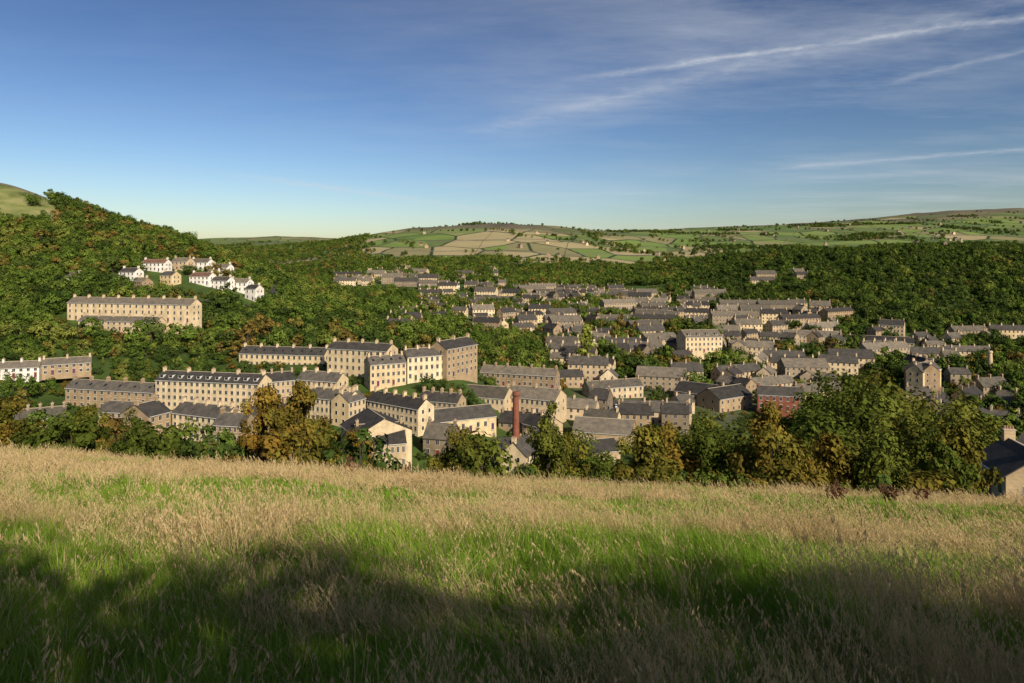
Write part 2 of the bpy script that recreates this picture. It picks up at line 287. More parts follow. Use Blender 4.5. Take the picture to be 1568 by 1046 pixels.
def house_parts(L,D,h,floors,cols,rise,wall,roof,chim=2,detail=True,sky=0,gable_win=True,door_every=3,base=-8,dorm=0):
    W=MB();Rf=MB();Wi=MB();Dr=MB();Ch=MB(); l=L/2
    W.poly([(-l,0,base),(l,0,base),(l,0,h),(-l,0,h)],wall); W.poly([(l,D,base),(-l,D,base),(-l,D,h),(l,D,h)],wall)
    W.poly([(-l,D,base),(-l,0,base),(-l,0,h),(-l,D/2,h+rise),(-l,D,h)],wall); W.poly([(l,0,base),(l,D,base),(l,D,h),(l,D/2,h+rise),(l,0,h)],wall)
    k=rise/(D/2); o=.35; t=.2; e=.02; g=.18
    prof=[(-o,h-o*k+e),(D/2,h+rise+e),(D+o,h-o*k+e),(D+o,h-o*k+t),(D/2,h+rise+t),(-o,h-o*k+t)]
    n=6
    for i in range(n):
        a=prof[i];b=prof[(i+1)%n]; Rf.poly([(-l-g,a[0],a[1]),(l+g,a[0],a[1]),(l+g,b[0],b[1]),(-l-g,b[0],b[1])][::-1],roof)
    Rf.poly([(-l-g,a,b) for a,b in prof],roof); Rf.poly([(l+g,a,b) for a,b in prof][::-1],roof)
    Rf.box(-l-g-.01,l+g+.01,D/2-.15,D/2+.15,h+rise+t-.06,h+rise+t+.07,TRIM if detail else roof)
    Rf.box(-l,l,-o-.1,-o+.01,h-o*k-.02,h-o*k+.12,PAINT if detail else roof)
    fh=h/floors; bw=L/cols
    def win(cx,yf,sgn,z0,w,hh):
        def Y(a): return yf+sgn*a
        a,b=sorted((Y(-.05),Y(.04))); Wi.box(cx-w/2,cx+w/2,a,b,z0,z0+hh,PAINT)
        for q0,q1 in ((-w/2+.06,-.03),(.03,w/2-.06)):
            pts=[(cx+q0,Y(.05),z0+.06),(cx+q1,Y(.05),z0+.06),(cx+q1,Y(.05),z0+hh-.06),(cx+q0,Y(.05),z0+hh-.06)]
            Wi.poly(pts if sgn<0 else pts[::-1],GLASS)
        if detail:
            a,b=sorted((Y(-.02),Y(.12))); Wi.box(cx-w/2-.12,cx+w/2+.12,a,b,z0-.16,z0-.002,TRIM)
            a,b=sorted((Y(-.02),Y(.09))); Wi.box(cx-w/2-.12,cx+w/2+.12,a,b,z0+hh+.002,z0+hh+.25,TRIM)
    for f in range(floors):
        for c_ in range(cols):
            cx=-l+bw*(c_+.5); z0=f*fh+.28*fh; hh=min(.55*fh,1.8); w=min(1.15,bw*.5)
            if f==0 and door_every and c_%door_every==1:
                Dr.box(cx-.5,cx+.5,-.06,.02,0,2.1,DOOR); Dr.box(cx-.65,cx+.65,-.09,.01,2.102,2.35,TRIM); Dr.box(cx-.5,cx+.5,-.5,-.062,-.3,-.02,TRIM)
            else: win(cx,0,-1,z0,w,hh)
            if detail or c_%2==0: win(cx,D,1,z0,w,hh)
    if gable_win:
        for sx in (-1,1):
            for f in range(floors):
                for yy in ([D/2] if D<8 else [D*.3,D*.7]):
                    z0=f*fh+.3*fh; hh=min(.5*fh,1.5)
                    a,b=sorted((sx*(l-.05),sx*(l+.04))); Wi.box(a,b,yy-.5,yy+.5,z0,z0+hh,PAINT)
                    X=sx*(l+.05); pts=[(X,yy-.44,z0+.06),(X,yy+.44,z0+.06),(X,yy+.44,z0+hh-.06),(X,yy-.44,z0+hh-.06)]; Wi.poly(pts if sx>0 else pts[::-1],GLASS)
    for i in range(sky):
        cx=-l+L*(i+.5)/sky; y0=D*.18;y1=D*.3; z0=h+y0*k+t+.05; z1=h+y1*k+t+.05
        Rf.poly([(cx-.5,y0,z0),(cx+.5,y0,z0),(cx+.5,y1,z1),(cx-.5,y1,z1)],GLASS)
    for i in range(dorm):
        cx=-l+L*(i+.5)/dorm; y0=D*.1; z0=h+y0*k
        Rf.box(cx-.8,cx+.8,y0,y0+2.,z0,z0+1.4,PAINT); Rf.box(cx-.95,cx+.95,y0-.15,y0+2.4,z0+1.402,z0+1.55,roof); Rf.poly([(cx-.65,y0-.01,z0+.35),(cx+.65,y0-.01,z0+.35),(cx+.65,y0-.01,z0+1.25),(cx-.65,y0-.01,z0+1.25)],GLASS)
    if chim:
        for i in range(chim+1):
            cx=-l+.6+(L-1.2)*i/chim; z0=h+rise-.5; z1=h+rise+1.3
            Ch.box(cx-.38,cx+.38,D/2-.7,D/2+.7,z0,z1,wall); Ch.box(cx-.46,cx+.46,D/2-.78,D/2+.78,z1+.002,z1+.15,TRIM)
            for q in (-.5,-.17,.17,.5): Ch.cyl(cx,D/2+q,z1+.152,z1+.6,.13,.1,6,POT)
    return dict(walls=W,roof=Rf,windows=Wi,door=Dr,chimneys=Ch)
OCC=[];FOOT=[]
def reg(x,y,rot,L,D):
    n=max(1,int(L/6)); c,s=math.cos(rot),math.sin(rot)
    for i in range(n+1):
        lx=-L/2+L*i/n
        FOOT.append((x+lx*c-D/2*s,y+lx*s+D/2*c,D*.5+2.2)); FOOT.append((x+lx*c+2.5*s,y+lx*s-2.5*c,2.5))
        for ly,rr in ((D/2,D*.5+3.2),(-7,6)):
            OCC.append((x+lx*c-ly*s,y+lx*s+ly*c,rr))
def hero(name,a,b,h,D,floors,cols,rise=3.,wall=None,roof=None,z=None,**kw):
    A=P(*a);B=P(*b); L=math.hypot(B[0]-A[0],B[1]-A[1]); rot=math.atan2(B[1]-A[1],B[0]-A[0]); cx,cy=(A[0]+B[0])/2,(A[1]+B[1])/2
    if z is None: z=h1(cx,cy)+.2
    e=bpy.data.objects.new(name,None); linkobj(e); e.location=(cx,cy,z); e.rotation_euler=(0,0,rot); e.empty_display_size=2
    for k,mb in house_parts(L,D,h,floors,cols,rise,wall or SAND,roof or SLATE,**kw).items():
        if mb.f:
            o=bpy.data.objects.new(k,mb.mesh(k)); linkobj(o); o.parent=e
    reg(cx,cy,rot,L,D); return e
hero('terraced_house_row',(100,272),(236,262),7.6,8,3,13,2.8,TAN,SLATE,z=-57.8,chim=5,sky=6)
hero('terraced_house_row',(238,261),(396,252),10.4,9,4,18,2.8,SAND,SLATE,z=-55.5,chim=4,dorm=11)
hero('terraced_house_row',(366,330),(496,322),9.8,9,3,16,3,SAND,SLATE,chim=5,z=-54,sky=9)
hero('mill_apartment_building',(501,302),(592,292),13,10,4,10,2.6,SAND,SLATE,chim=4,z=-51.3)
hero('terraced_house_row',(567,276),(622,283),8.8,9,3,7,2.8,SAND,SLATE,chim=3,z=-50.5,sky=4)
hero('terraced_house_row',(624,284),(682,292),9.8,9,3,7,2.8,SAND,SLATE,chim=3,z=-49.5)
hero('stone_tenement_building',(684,290),(731,309),12,10,4,7,3,TAN,SLATE,chim=2,z=-49.2)
hero('terraced_house_row',(455,268),(516,262),8.5,8,3,8,2.8,SAND,SLATE,chim=3)
hero('terraced_house_row',(400,262),(452,268),8.5,8,3,7,2.8,TAN,SLATE,chim=3)
hero('terraced_house_row',(103,392),(292,372),9.6,9,3,20,3,SAND,STSL,chim=8,z=-33)
hero('terraced_house_row',(120,372),(240,362),5.,7,2,14,2.4,TAN,STSL,chim=5,z=-37)
hero('cottage_row',(-30,283),(60,290),4.4,7,2,8,2.2,WHITE,STSL,chim=3,z=-49.,base=-2)
hero('cottage_row',(64,291),(140,300),4.4,7,2,7,2.2,TAN,STSL,chim=2,z=-48.5,base=-2)
hero('stone_house',(228,216),(262,224),8.5,12,3,3,3.2,TAN,SLATE,chim=1,z=-57.5)
hero('terraced_house_row',(264,224),(343,215),8.0,8,3,9,2.8,SAND,SLATE,chim=4,z=-57.4)
hero('terraced_house_row',(326,205),(372,203),7.8,8,3,6,2.8,TAN,SLATE,chim=2,z=-56.7)
hero('terraced_house_row',(150,232),(226,228),7.2,8,3,8,2.8,TAN,SLATE,chim=3,z=-58)
hero('terraced_house_row',(18,225),(100,232),5,8,2,10,2.8,GREY,STSL,chim=4,z=-57.5)
hero('terraced_house_row',(385,222),(440,226),8,8,3,7,2.8,TAN,SLATE,chim=3,z=-58)
hero('terraced_house_row',(470,248),(532,240),8.5,8,3,9,2.8,SAND,SLATE,chim=4,z=-57.5)
hero('terraced_house_row',(534,238),(560,246),8.5,8,3,4,2.8,SAND,SLATE,chim=2,z=-57.5)
hero('terraced_house_row',(562,252),(640,236),8.5,8,3,12,2.8,SAND,SLATE,chim=5,z=-59.5)
hero('stone_mill',(522,212),(545,197),8,17,3,4,4.2,TAN,SLATE,chim=0,z=-58.5,base=-14)
hero('stone_mill',(546,196),(622,200),7.5,14,2,9,4.5,TAN,SLATE,chim=1,z=-60.5,base=-14)
hero('weaving_shed',(632,238),(760,252),4.6,12,1,11,3.2,SAND,SLATE,chim=0,z=-61.5)
hero('terraced_house_row',(640,262),(700,256),8,8,3,8,2.8,TAN,SLATE,chim=4,z=-61)
hero('stone_mill',(690,292),(772,284),7,13,2,12,3.6,TAN,STSL,chim=1,z=-64)
hero('stone_mill',(774,292),(850,282),6.5,13,2,10,3.6,TAN,STSL,chim=2,z=-64)
hero('terraced_house_row',(735,335),(850,322),6,8,2,14,2.8,TAN,STSL,chim=6,z=-60)
hero('stone_house',(800,250),(832,242),8,10,3,4,3,TAN,SLATE,chim=2,z=-67)
hero('weaving_shed',(876,262),(968,256),5,16,1,10,3.8,TAN,STSL,chim=0,z=-70)
hero('stone_house',(905,228),(950,232),5,10,1,5,3,TAN,SLATE,chim=0,z=-69)
hero('terraced_house_row',(903,335),(985,345),6.5,9,2,10,3,TAN,STSL,chim=4,z=-69)
hero('stone_mill',(1032,345),(1100,330),7,14,2,9,4,TAN,SLATE,chim=1,z=-72)
hero('stone_mill',(1102,322),(1152,335),7,14,2,6,4,TAN,SLATE,chim=0,z=-72)
hero('red_brick_house',(1160,322),(1232,316),7,10,2,7,3.4,REDB,SLATE,chim=2,z=-69.5)
hero('stone_house',(1384,392),(1412,378),10,11,3,4,4,TAN,SLATE,chim=1,z=-71)
hero('stone_house',(1413,377),(1441,390),10,9,3,4,4,SAND,SLATE,chim=1,z=-71)
hero('stone_mill',(1050,452),(1106,456),10,16,3,9,4,SAND,STSL,chim=0,z=-60,dorm=4)
hero('stone_mill',(1195,520),(1290,505),5,14,2,14,3.6,TAN,STSL,chim=1)
hero('stone_mill',(1300,520),(1400,500),5,14,2,14,3.6,TAN,SLATE,chim=1)
hero('stone_house',(1345,560),(1384,550),9,14,3,7,4,TAN,SLATE,chim=2)
hero('bungalow',(1492,97),(1540,88),3.8,8,1,3,2.8,TAN,SLATE,chim=1,z=-31.4)
hero('bungalow',(1548,100),(1660,92),4.,9,2,8,3.,WHITE,SLATE,chim=1,z=-31.8)
for (b,r,w,hh,mt,rt,fl) in [(216,500,36,6,WHITE,REDT,2),(262,512,24,6,TAN,STSL,2),(290,520,28,6,WHITE,STSL,2),(182,470,24,6,WHITE,SLATE,2),(245,470,18,6,SAND,SLATE,2),(290,480,30,5.5,WHITE,REDT,2),(322,478,26,6,WHITE,SLATE,2),(350,484,28,6.5,WHITE,STSL,2),(375,470,16,7.5,WHITE,SLATE,2),(322,520,26,6,WHITE,STSL,2),(100,455,14,5,WHITE,STSL,1),(205,452,12,5,TAN,STSL,2)]:
    hero('white_villa',(b,r),(b+w,r-4),hh,8,fl,max(2,w//6),2.6,mt,rt,chim=1)
def joined(name,*a,**k):
    M_=MB()
    for mb in house_parts(*a,**k).values(): M_.add(mb)
    return M_.mesh(name)
VAR=[]
for i in range(26):
    L=[8,22,11,30,14,9,38,18,26,10][i%10]; fl=random.choice([2,2,3,3]); wl=[TAN,SAND,GREY,TAN,SAND,GREY,TAN][i%7]
    nm='terraced_house_row' if L>13 else 'stone_house'
    VAR.append((nm,L,8.5,joined(nm,L,8.5,fl*2.9,fl,max(2,int(L/2.8)),3.+.6*(i%2),wl,[SLATE,STSL,SLATE][i%3],chim=max(1,int(L/8)),detail=False)))
for i in range(3):
    VAR.append(('stone_mill',26,14,joined('stone_mill',26,14,8.,3,8,4.2,[TAN,SAND,GREY][i],[STSL,SLATE][i%2],chim=0,detail=False)))
VARW=[]
for i in range(4):
    VARW.append(('white_house',12,8,joined('white_house',12,8,5.6,2,5,2.8,[WHITE,SAND][i%2],random.choice([STSL,SLATE]),chim=1,detail=False)))
def tm(x,y): return fbm(x,y,46,61)
placed=[]; OA=np.array(OCC)
def place(v,x,y,rot,s=1.,mask=True,lim=.575):
    if mask and float(tm(x,y))>lim: return False
    c,s_=math.cos(rot),math.sin(rot); D=v[2]; L=v[1]; n=max(1,int(round(L/8))); pts=[]
    for i in range(n):
        lx=-L/2+L*(i+.5)/n; pts.append((x+lx*c-D/2*s_,y+lx*s_+D/2*c))
    pa=np.array(pts); rr=D/2+1.2
    if placed:
        Q=np.array(placed); 
        if (((pa[:,None,0]-Q[None,:,0])**2+(pa[:,None,1]-Q[None,:,1])**2)<(rr+Q[None,:,2]-.8)**2).any(): return False
    if (((pa[:,None,0]-OA[None,:,0])**2+(pa[:,None,1]-OA[None,:,1])**2)<(rr*.8+OA[None,:,2]*.75)**2).any(): return False
    zz=H(pa[:,0],pa[:,1]); z=float(zz.min()*.6+zz.mean()*.4)+.1
    o=linkobj(bpy.data.objects.new(v[0],v[3])); o.location=(x,y,z); o.rotation_euler=(0,0,rot); o.scale=(1,1,random.uniform(.85,1.2))
    for p in pts: placed.append((p[0],p[1],rr))
    return True
def cluster(b0,b1,r0,r1,n,ang=None,vs=VAR,jit=.12,mask=True,lim=.575):
    for _ in range(n):
        r=math.sqrt(random.uniform(r0*r0,r1*r1)); b=random.uniform(b0,b1); x,y=P(b,r)
        a=(float(vn(x,y,140,9))-.5)*2.2+random.choice([0,0,0,math.pi/2,math.pi/2]) if ang is None else ang
        place(random.choice(vs),x,y,a+random.gauss(0,jit),mask=mask,lim=lim)
BIG=[v for v in VAR if v[1]>13]
def street(b0,b1,r,amp=14,wl=90.,ph=0.,mask=True,gap=1.5,vs=BIG):
    # a winding street frontage: rows end to end along a curve
    x0,_=P(b0,r); x1,_=P(b1,r); x=x0
    f=lambda q:r+amp*math.sin(q/wl*2*math.pi+ph)+(q-x0)*.03
    while x<x1:
        v=random.choice(vs); L=v[1]; sl=(f(x+L)-f(x))/L; rot=math.atan(sl); xc=x+L/2*math.cos(rot); yc=(f(x)+f(x+L))/2
        place(v,xc,yc,rot,mask=mask,lim=.6); x+=L*math.cos(rot)+(gap if random.random()<.6 else random.uniform(5,16))
for (b0,b1,r) in [(1090,1180,585),(1095,1200,606),(1100,1225,628),(1104,1228,650)]: street(b0,b1,r,3,mask=False)
for (b0,b1,r) in [(1150,1238,860),(1158,1246,892)]: street(b0,b1,r,3,mask=False)
r=345.;k_=0
while r<640:
    street(855+20*math.sin(k_),1270,r,10,150,k_*.35); r+=random.uniform(19,27); k_+=1
for r in range(560,940,30): street(725,900,r,12,160,r*.02)
for r in range(600,905,26): street(642,725,r,5,120,r*.02,mask=False,vs=BIG+VARW*3)
for r in range(640,900,30): street(900,1080,r,12,160,r*.02)
for r in range(435,560,26): street(1270,1580,r,8,140,r*.03)
for r in (860,890,925,955): street(512,648,r,6,120,r,mask=False)
for r in (222,240,272,312): street(640,860,r,6,120,r)
for r in (218,240,300): street(400,640,r,5,120,r)
cluster(850,1290,340,640,500)
cluster(720,900,540,960,120,None)
cluster(780,1080,620,900,60)
cluster(1240,1568,430,560,70)
cluster(640,860,215,335,120,None)
cluster(880,1060,270,345,60)
cluster(1400,1568,300,440,26)
cluster(600,690,420,600,14)
VF=[v for v in VAR if v[1]<16]
cluster(560,760,980,1250,24,None,VAR)
cluster(640,1060,1500,2300,30,None,VF)
cluster(1060,1568,1700,3300,36,None,VF)
def mill_chimney(b,r,ztop,rad,mat):
    x,y=P(b,r); z=h1(x,y)-1; Hh=ztop-z; M_=MB()
    M_.box(-rad*1.6,rad*1.6,-rad*1.6,rad*1.6,0,4,mat); M_.cyl(0,0,4,Hh-1.6,rad*1.2,rad*.8,16,mat); M_.cyl(0,0,Hh-1.6,Hh-.9,rad*.85,rad*1.1,16,mat); M_.cyl(0,0,Hh-.898,Hh,rad*1.0,rad*.9,16,mat)
    o=linkobj(bpy.data.objects.new('mill_chimney',M_.mesh('mill_chimney'))); o.location=(x,y,z); OCC.append((x,y,5)); FOOT.append((x,y,4))
    for q in range(1,8): OCC.append((x*(1-.04*q),y*(1-.04*q),6))
mill_chimney(790,212,-40.3,1.1,REDB); mill_chimney(1352,545,-52,1.6,GREY); mill_chimney(1516,430,-56,1.4,TAN)
# ---------------------------------------------------------------- car park and cars
m,nt=newmat('asphalt'); tc=N(nt,'ShaderNodeNewGeometry'); princ(nt,ramp(nt,noise(nt,tc.outputs['Position'],.8,5),[(.3,(.045,.045,.047)),(.7,(.075,.073,.07))]),.9); ASPH=m
def ribbon(name,pts,w,lift,mat,n=40):
    pts=np.array([P(*p) for p in pts]); t=np.linspace(0,len(pts)-1,n); i=np.arange(len(pts)); cx=np.interp(t,i,pts[:,0]); cy=np.interp(t,i,pts[:,1])
    dx=np.gradient(cx);dy=np.gradient(cy); l=np.hypot(dx,dy); nx,ny=-dy/l,dx/l; V=[]
    zc=H(cx,cy)+lift
    for s in (-1,1): V.append(np.stack([cx+nx*s*w/2,cy+ny*s*w/2,np.maximum(zc,H(cx+nx*s*w/2,cy+ny*s*w/2)+lift)],1))
    V=np.concatenate(V); Fq=np.array([(k,n+k,n+k+1,k+1)[::-1] for k in range(n-1)])
    for k in range(n): OCC.append((cx[k],cy[k],w/2+1.5)); FOOT.append((cx[k],cy[k],w/2+.5))
    return linkobj(bpy.data.objects.new(name,npmesh(name,V,Fq,[mat])))
ribbon('hillside_road',[(300,440),(350,445),(390,452),(415,470),(420,500),(425,560)],6,.35,ASPH)
ribbon('car_park',[(875,316),(905,318),(960,322)],26,.4,ASPH)
def paintm(n,c): 
    m,nt=newmat(n); princ(nt,c,.25,None,.3,.5); return m
CP=[paintm('car_silver',(.5,.5,.52)),paintm('car_white',(.75,.75,.75)),paintm('car_blue',(.04,.1,.3)),paintm('car_red',(.35,.03,.03)),paintm('car_black',(.03,.03,.035))]
m,nt=newmat('tyre_rubber'); princ(nt,(.02,.02,.02),.9); TYRE=m
def carmesh(p):
    M_=MB(); body=[(-2.1,.35),(-2.15,.75),(-1.9,.95),(-1.1,1.0),(1.2,1.0),(1.95,.85),(2.15,.6),(2.1,.35)]
    cab=[(-1.75,.97),(-1.25,1.42),(.2,1.45),(1.05,.99)]
    for prof,w,mt in ((body,.85,p),(cab,.72,GLASS)):
        n=len(prof); M_.poly([(x,-w,z) for x,z in prof],mt); M_.poly([(x,w,z) for x,z in prof][::-1],mt)
        for i in range(n):
            a=prof[i];b=prof[(i+1)%n]; M_.poly([(a[0],-w,a[1]),(a[0],w,a[1]),(b[0],w,b[1]),(b[0],-w,b[1])],mt)
    M_.box(-1.2,.15,-.7,.7,1.43,1.49,p)
    for x in (-1.35,1.35):
        for s in (-1,1):
            b=len(M_.v)
            for k in range(12): M_.v.append((x+.33*math.cos(k*.5236),s*.88,.33+.33*math.sin(k*.5236)))
            for k in range(12): M_.v.append((x+.33*math.cos(k*.5236),s*.68,.33+.33*math.sin(k*.5236)))
            M_.f.append(tuple(range(b,b+12))); M_.m.append(TYRE)
            for k in range(12): M_.f.append((b+k,b+(k+1)%12,b+12+(k+1)%12,b+12+k)); M_.m.append(TYRE)
    return M_.mesh('parked_car')
CM=[carmesh(p) for p in CP]
for row in range(4):
    for k in range(10):
        if random.random()<.2: continue
        x,y=P(880,308+row*6.2); x+=k*2.8
        if any((x-a)**2+(y-b)**2<(c+1)**2 for a,b,c in placed): continue
        o=linkobj(bpy.data.objects.new('parked_car',random.choice(CM))); o.location=(x,y,h1(x,y)+.6); o.rotation_euler=(0,0,math.pi/2+random.gauss(0,.04))
# ---------------------------------------------------------------- woodland
occ=np.array([(a,b,c) for a,b,c in OCC]+[(a,b,c+1.8) for a,b,c in placed]); foot=np.array(FOOT+[(a,b,c+.8) for a,b,c in placed])
def clear(x,y,extra=0.,oc=None):
    oc=occ if oc is None else oc
    ok=np.ones(len(x),bool)
    for i in range(0,len(x),3000):
        xs=x[i:i+3000,None];ys_=y[i:i+3000,None]; d=(xs-oc[None,:,0])**2+(ys_-oc[None,:,1])**2<(oc[None,:,2]+extra)**2
        ok[i:i+3000]=~d.any(1)
    return ok
def jgrid(x0,x1,y0,y1,c):
    gx,gy=np.meshgrid(np.arange(x0,x1,c),np.arange(y0,y1,c)); gx=gx.ravel()+R.uniform(-.45,.45,gx.size)*c; gy=gy.ravel()+R.uniform(-.45,.45,gy.size)*c; return gx,gy
def box(b,y,b0,b1,r0,r1,sb=25,sr=25): return ss(b0-sb,b0+sb,b)*(1-ss(b1-sb,b1+sb,b))*ss(r0-sr,r0+sr,y)*(1-ss(r1-sr,r1+sr,y))
def dens(x,y):
    b=784+K*x/y; n=fbm(x,y,60,40); d=np.zeros(len(x)); n2=fbm(x,y,160,44); t=tm(x,y)
    def add(v): 
        nonlocal d; d=np.maximum(d,v)
    add(box(b,y,-500,430,288,720)*.97*(1-.7*ss(.64,.68,n))); add(box(b,y,-500,90,240,300,10)*.9)
    d*=1-ss(560,580,y)*(1-ss(60,130,b))*.96
    d*=1-.8*box(b,y,205,400,425,475,10,10)
    add(box(b,y,380,690,335,640)*.95*ss(.28,.4,n+.05))
    add(box(b,y,110,520,560,1500)*.9*ss(.3,.42,n)); add(box(b,y,480,760,940,1500)*.9*ss(.3,.42,n)); add(box(b,y,480,650,640,790)*.6*ss(.4,.5,n))
    add(box(b,y,700,860,340,540)*.9*ss(.3,.42,n))
    add(box(b,y,600,1100,920,1480,25,60)*.95*ss(.33,.45,n2))
    add(box(b,y,1120,2100,600,1080)*.98); add(box(b,y,1230,2100,545,640)*.9)
    add(box(b,y,1040,1200,760,1150)*.9)
    add(box(b,y,640,1580,340,960)*.95*ss(.57,.6,t)); add(box(b,y,640,1580,340,960)*.32)
    d*=1-.85*box(b,y,1085,1235,565,668,8,8)
    add(box(b,y,1225,2100,215,320)*.95); add(box(b,y,1230,1380,320,420)*.9); add(box(b,y,1440,2100,300,500)*.7); add(box(b,y,1240,1600,380,470)*.4)
    add(box(b,y,950,1300,140,205)*.6*ss(.35,.55,n)); add(box(b,y,-400,560,110,190)*.25)
    add(box(b,y,845,880,215,420,12)*.8); add(box(b,y,400,860,200,340)*.25)
    add(box(b,y,360,560,1500,2700,25,60)*.9*ss(.3,.45,n2)); add(box(b,y,280,420,700,2600)*.8)
    far=ss(1400,1500,y)*(1-ss(3400,3900,y)); e=vn(x,y,260,50); add(far*.8*ss(.64,.72,fbm(x,y,170,52))); add(far*.7*(np.abs(e-.5)<.016)*(x/y>-.3))
    add(box(b,y,1000,2000,1200,1700)*.8*ss(.45,.55,n2)); 
    return d
xs=[];ys2=[]
for (y0,y1,c) in ((110,800,7.0),(800,1600,9.5),(1600,3900,14)):
    gx,gy=jgrid(-1.0*y1,1.0*y1,y0,y1,c); k=(np.abs(gx/gy)<1.); gx,gy=gx[k],gy[k]
    k=R.rand(len(gx))<dens(gx,gy); gx,gy=gx[k],gy[k]; k=clear(gx,gy,.2); xs.append(gx[k]); ys2.append(gy[k])
tx=np.concatenate(xs); ty=np.concatenate(ys2); tz=H(tx,ty)
FT=[]
for i in range(5): FT.append(make_tree('broadleaf_tree',100+i,10,4.1+.3*i,22,44,.48,FOL,zc=.54,zr=.42,cl=.34))
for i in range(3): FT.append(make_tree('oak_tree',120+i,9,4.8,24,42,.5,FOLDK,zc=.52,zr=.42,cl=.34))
FT.append(make_tree('turning_tree',130,9,3.8,22,38,.48,FOLBR,zc=.56)); FT.append(make_tree('turning_tree',131,10,3.2,22,38,.48,FOLBR,zc=.56))
POP=make_tree('poplar_tree',140,11,1.7,30,44,.3,FOLLT,zc=.52,zr=.46,taper=.6,cl=.5); FT.append(POP)
CF=make_coll('woodland_tree_kinds',FT)
b=784+K*tx/ty; pr=R.rand(len(tx)); 
order=sorted([o.name for o in CF.objects]); kind={}
for i,n_ in enumerate(order): kind.setdefault(n_.rsplit('_',1)[0],[]).append(i)
def pick(k): return np.array(kind[k])[R.randint(0,len(kind[k]),len(tx))]
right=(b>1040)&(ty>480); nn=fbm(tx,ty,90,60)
idxs=pick('broadleaf_tree'); dk=np.where(right,.6,.12+.3*ss(.4,.6,fbm(tx,ty,70,66))); idxs=np.where(pr<dk,pick('oak_tree'),idxs)  # more dark trees on the right slope: its shade put into foliage colour
au=np.where(right,.02,.05+.2*ss(.5,.65,nn)); idxs=np.where(pr>1-au,pick('turning_tree'),idxs); idxs=np.where((R.rand(len(tx))<.006)&(ty<420),pick('poplar_tree'),idxs)
n_=len(tx); base=np.where(ty>1500,1.,1.05)*R.uniform(.6,1.35,n_)*np.where((b>690)&(b<1500)&(ty>340)&(ty<960)&(tm(tx,ty)<.59),.62,1.)*np.where((ty<345)&(ty>200)&(b<860),.6,1.)
scl=np.stack([base*R.uniform(.9,1.15,n_),base*R.uniform(.9,1.15,n_),base*R.uniform(.85,1.2,n_)],1)
rot=np.stack([np.zeros(n_),np.zeros(n_),R.uniform(0,6.28,n_)],1)
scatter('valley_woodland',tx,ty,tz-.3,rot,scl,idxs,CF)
print('woodland',n_,'houses',len(placed))
BU=[make_tree('hawthorn_bush',300+i,3,1.7,20,60,.15,[FOLAU,FOLN,FOLDK][i],zc=.5,zr=.45) for i in range(3)]; CB=make_coll('scrub_kinds',BU)
gx,gy=jgrid(-330,330,205,460,3.4); bb=784+K*gx/gy; k=(R.rand(len(gx))<.45*ss(.36,.55,fbm(gx,gy,22,90)))&(np.abs(gx/gy)<.95); gx,gy=gx[k],gy[k]; k=clear(gx,gy,.3,foot); gx,gy=gx[k],gy[k]; n_=len(gx)
s_=R.uniform(.5,1.5,n_); scatter('garden_shrubs',gx,gy,H(gx,gy)-.1,np.stack([0*gx,0*gx,R.uniform(0,6.28,n_)],1),np.stack([s_,s_,s_],1),R.choice([0,1,1,2,2,2],n_),CB)
# nearer individual trees just beyond the meadow brow
NT=[make_tree('autumn_tree',200+i,10,2.9+.2*i,60,120,.165,FOLAU if i%2 else FOLN,zc=.53,zr=.47,cl=.25,taper=.5,al=.75) for i in range(5)]
NT2=[make_tree('ash_tree',230+i,10,4.1,64,150,.17,FOLN,zc=.55,zr=.42,cl=.26,al=.85) for i in range(2)]
def near(b,r,ytop,v,w=1.,name='autumn_tree'):
    x,y=P(b,r); z=h1(x,y)-.2; top=-(ytop-400)/K*r; s=(top-z)/9.9
    o=linkobj(bpy.data.objects.new(name,v)); o.location=(x,y,z); o.rotation_euler=(0,0,random.uniform(0,6.28)); o.scale=(s*w,s*w,s)
NL=[(10,72,606,3,.8),(-40,70,585,1,1),(135,66,603,1,.7),(200,62,625,2,.7),(408,66,572,1,.72),(452,70,580,3,.72),(500,60,655,0,.7),(548,62,652,3,.8),
 (700,66,648,3,.8),(835,64,618,0,.62),(866,70,640,1,.7),(990,66,632,1,.85),(1030,70,645,3,.8),(1068,72,650,0,.8),(1160,68,650,4,.7),(1190,62,612,3,.72),(1228,78,650,0,.8),(1262,66,640,1,.75),(1305,74,655,2,.8),(1345,64,660,4,.75),(1395,80,640,0,.8),(1425,64,650,2,.7),(1452,68,622,1,.68),(-100,75,600,2,1)]
for (b_,r_,yt,k,w) in NL: near(b_,r_,yt,NT[k],w,'autumn_tree' if k in(1,3) else 'birch_tree')
for (b_,r_,yt) in [(890,150,662),(1110,130,655),(1240,120,635),(1290,150,600),(1350,150,605),(1420,125,622),(1330,180,575),(1270,200,575),(1470,150,612),(1060,170,632)]: near(b_,r_,yt,NT2[0 if b_%20 else 1],1.1,'ash_tree')
for (b_,r_,yt,w) in [(85,300,545,.8),(227,335,510,.8),(236,330,522,.8),(896,395,490,1.),(320,350,545,1)]:
    x,y=P(b_,r_); z=h1(x,y)-.2; s=(-(yt-400)/K*r_-z)/10.5; o=linkobj(bpy.data.objects.new('poplar_tree',POP)); o.location=(x,y,z); o.scale=(s*w,s*w,s)
gx,gy=jgrid(-60,75,46,80,1.9); bb=784+K*gx/gy; k=(R.rand(len(gx))<np.where(bb>960,.7,np.where(bb>690,.3,.12))*(bb<1462))&(np.abs(gx/gy)<1); gx,gy=gx[k],gy[k]; n_=len(gx)
s_=R.uniform(.6,1.6,n_); scatter('hillside_scrub',gx,gy,H(gx,gy)-.2,np.stack([0*gx,0*gx,R.uniform(0,6.28,n_)],1),np.stack([s_,s_,s_*1.1],1),R.randint(0,3,n_),CB)
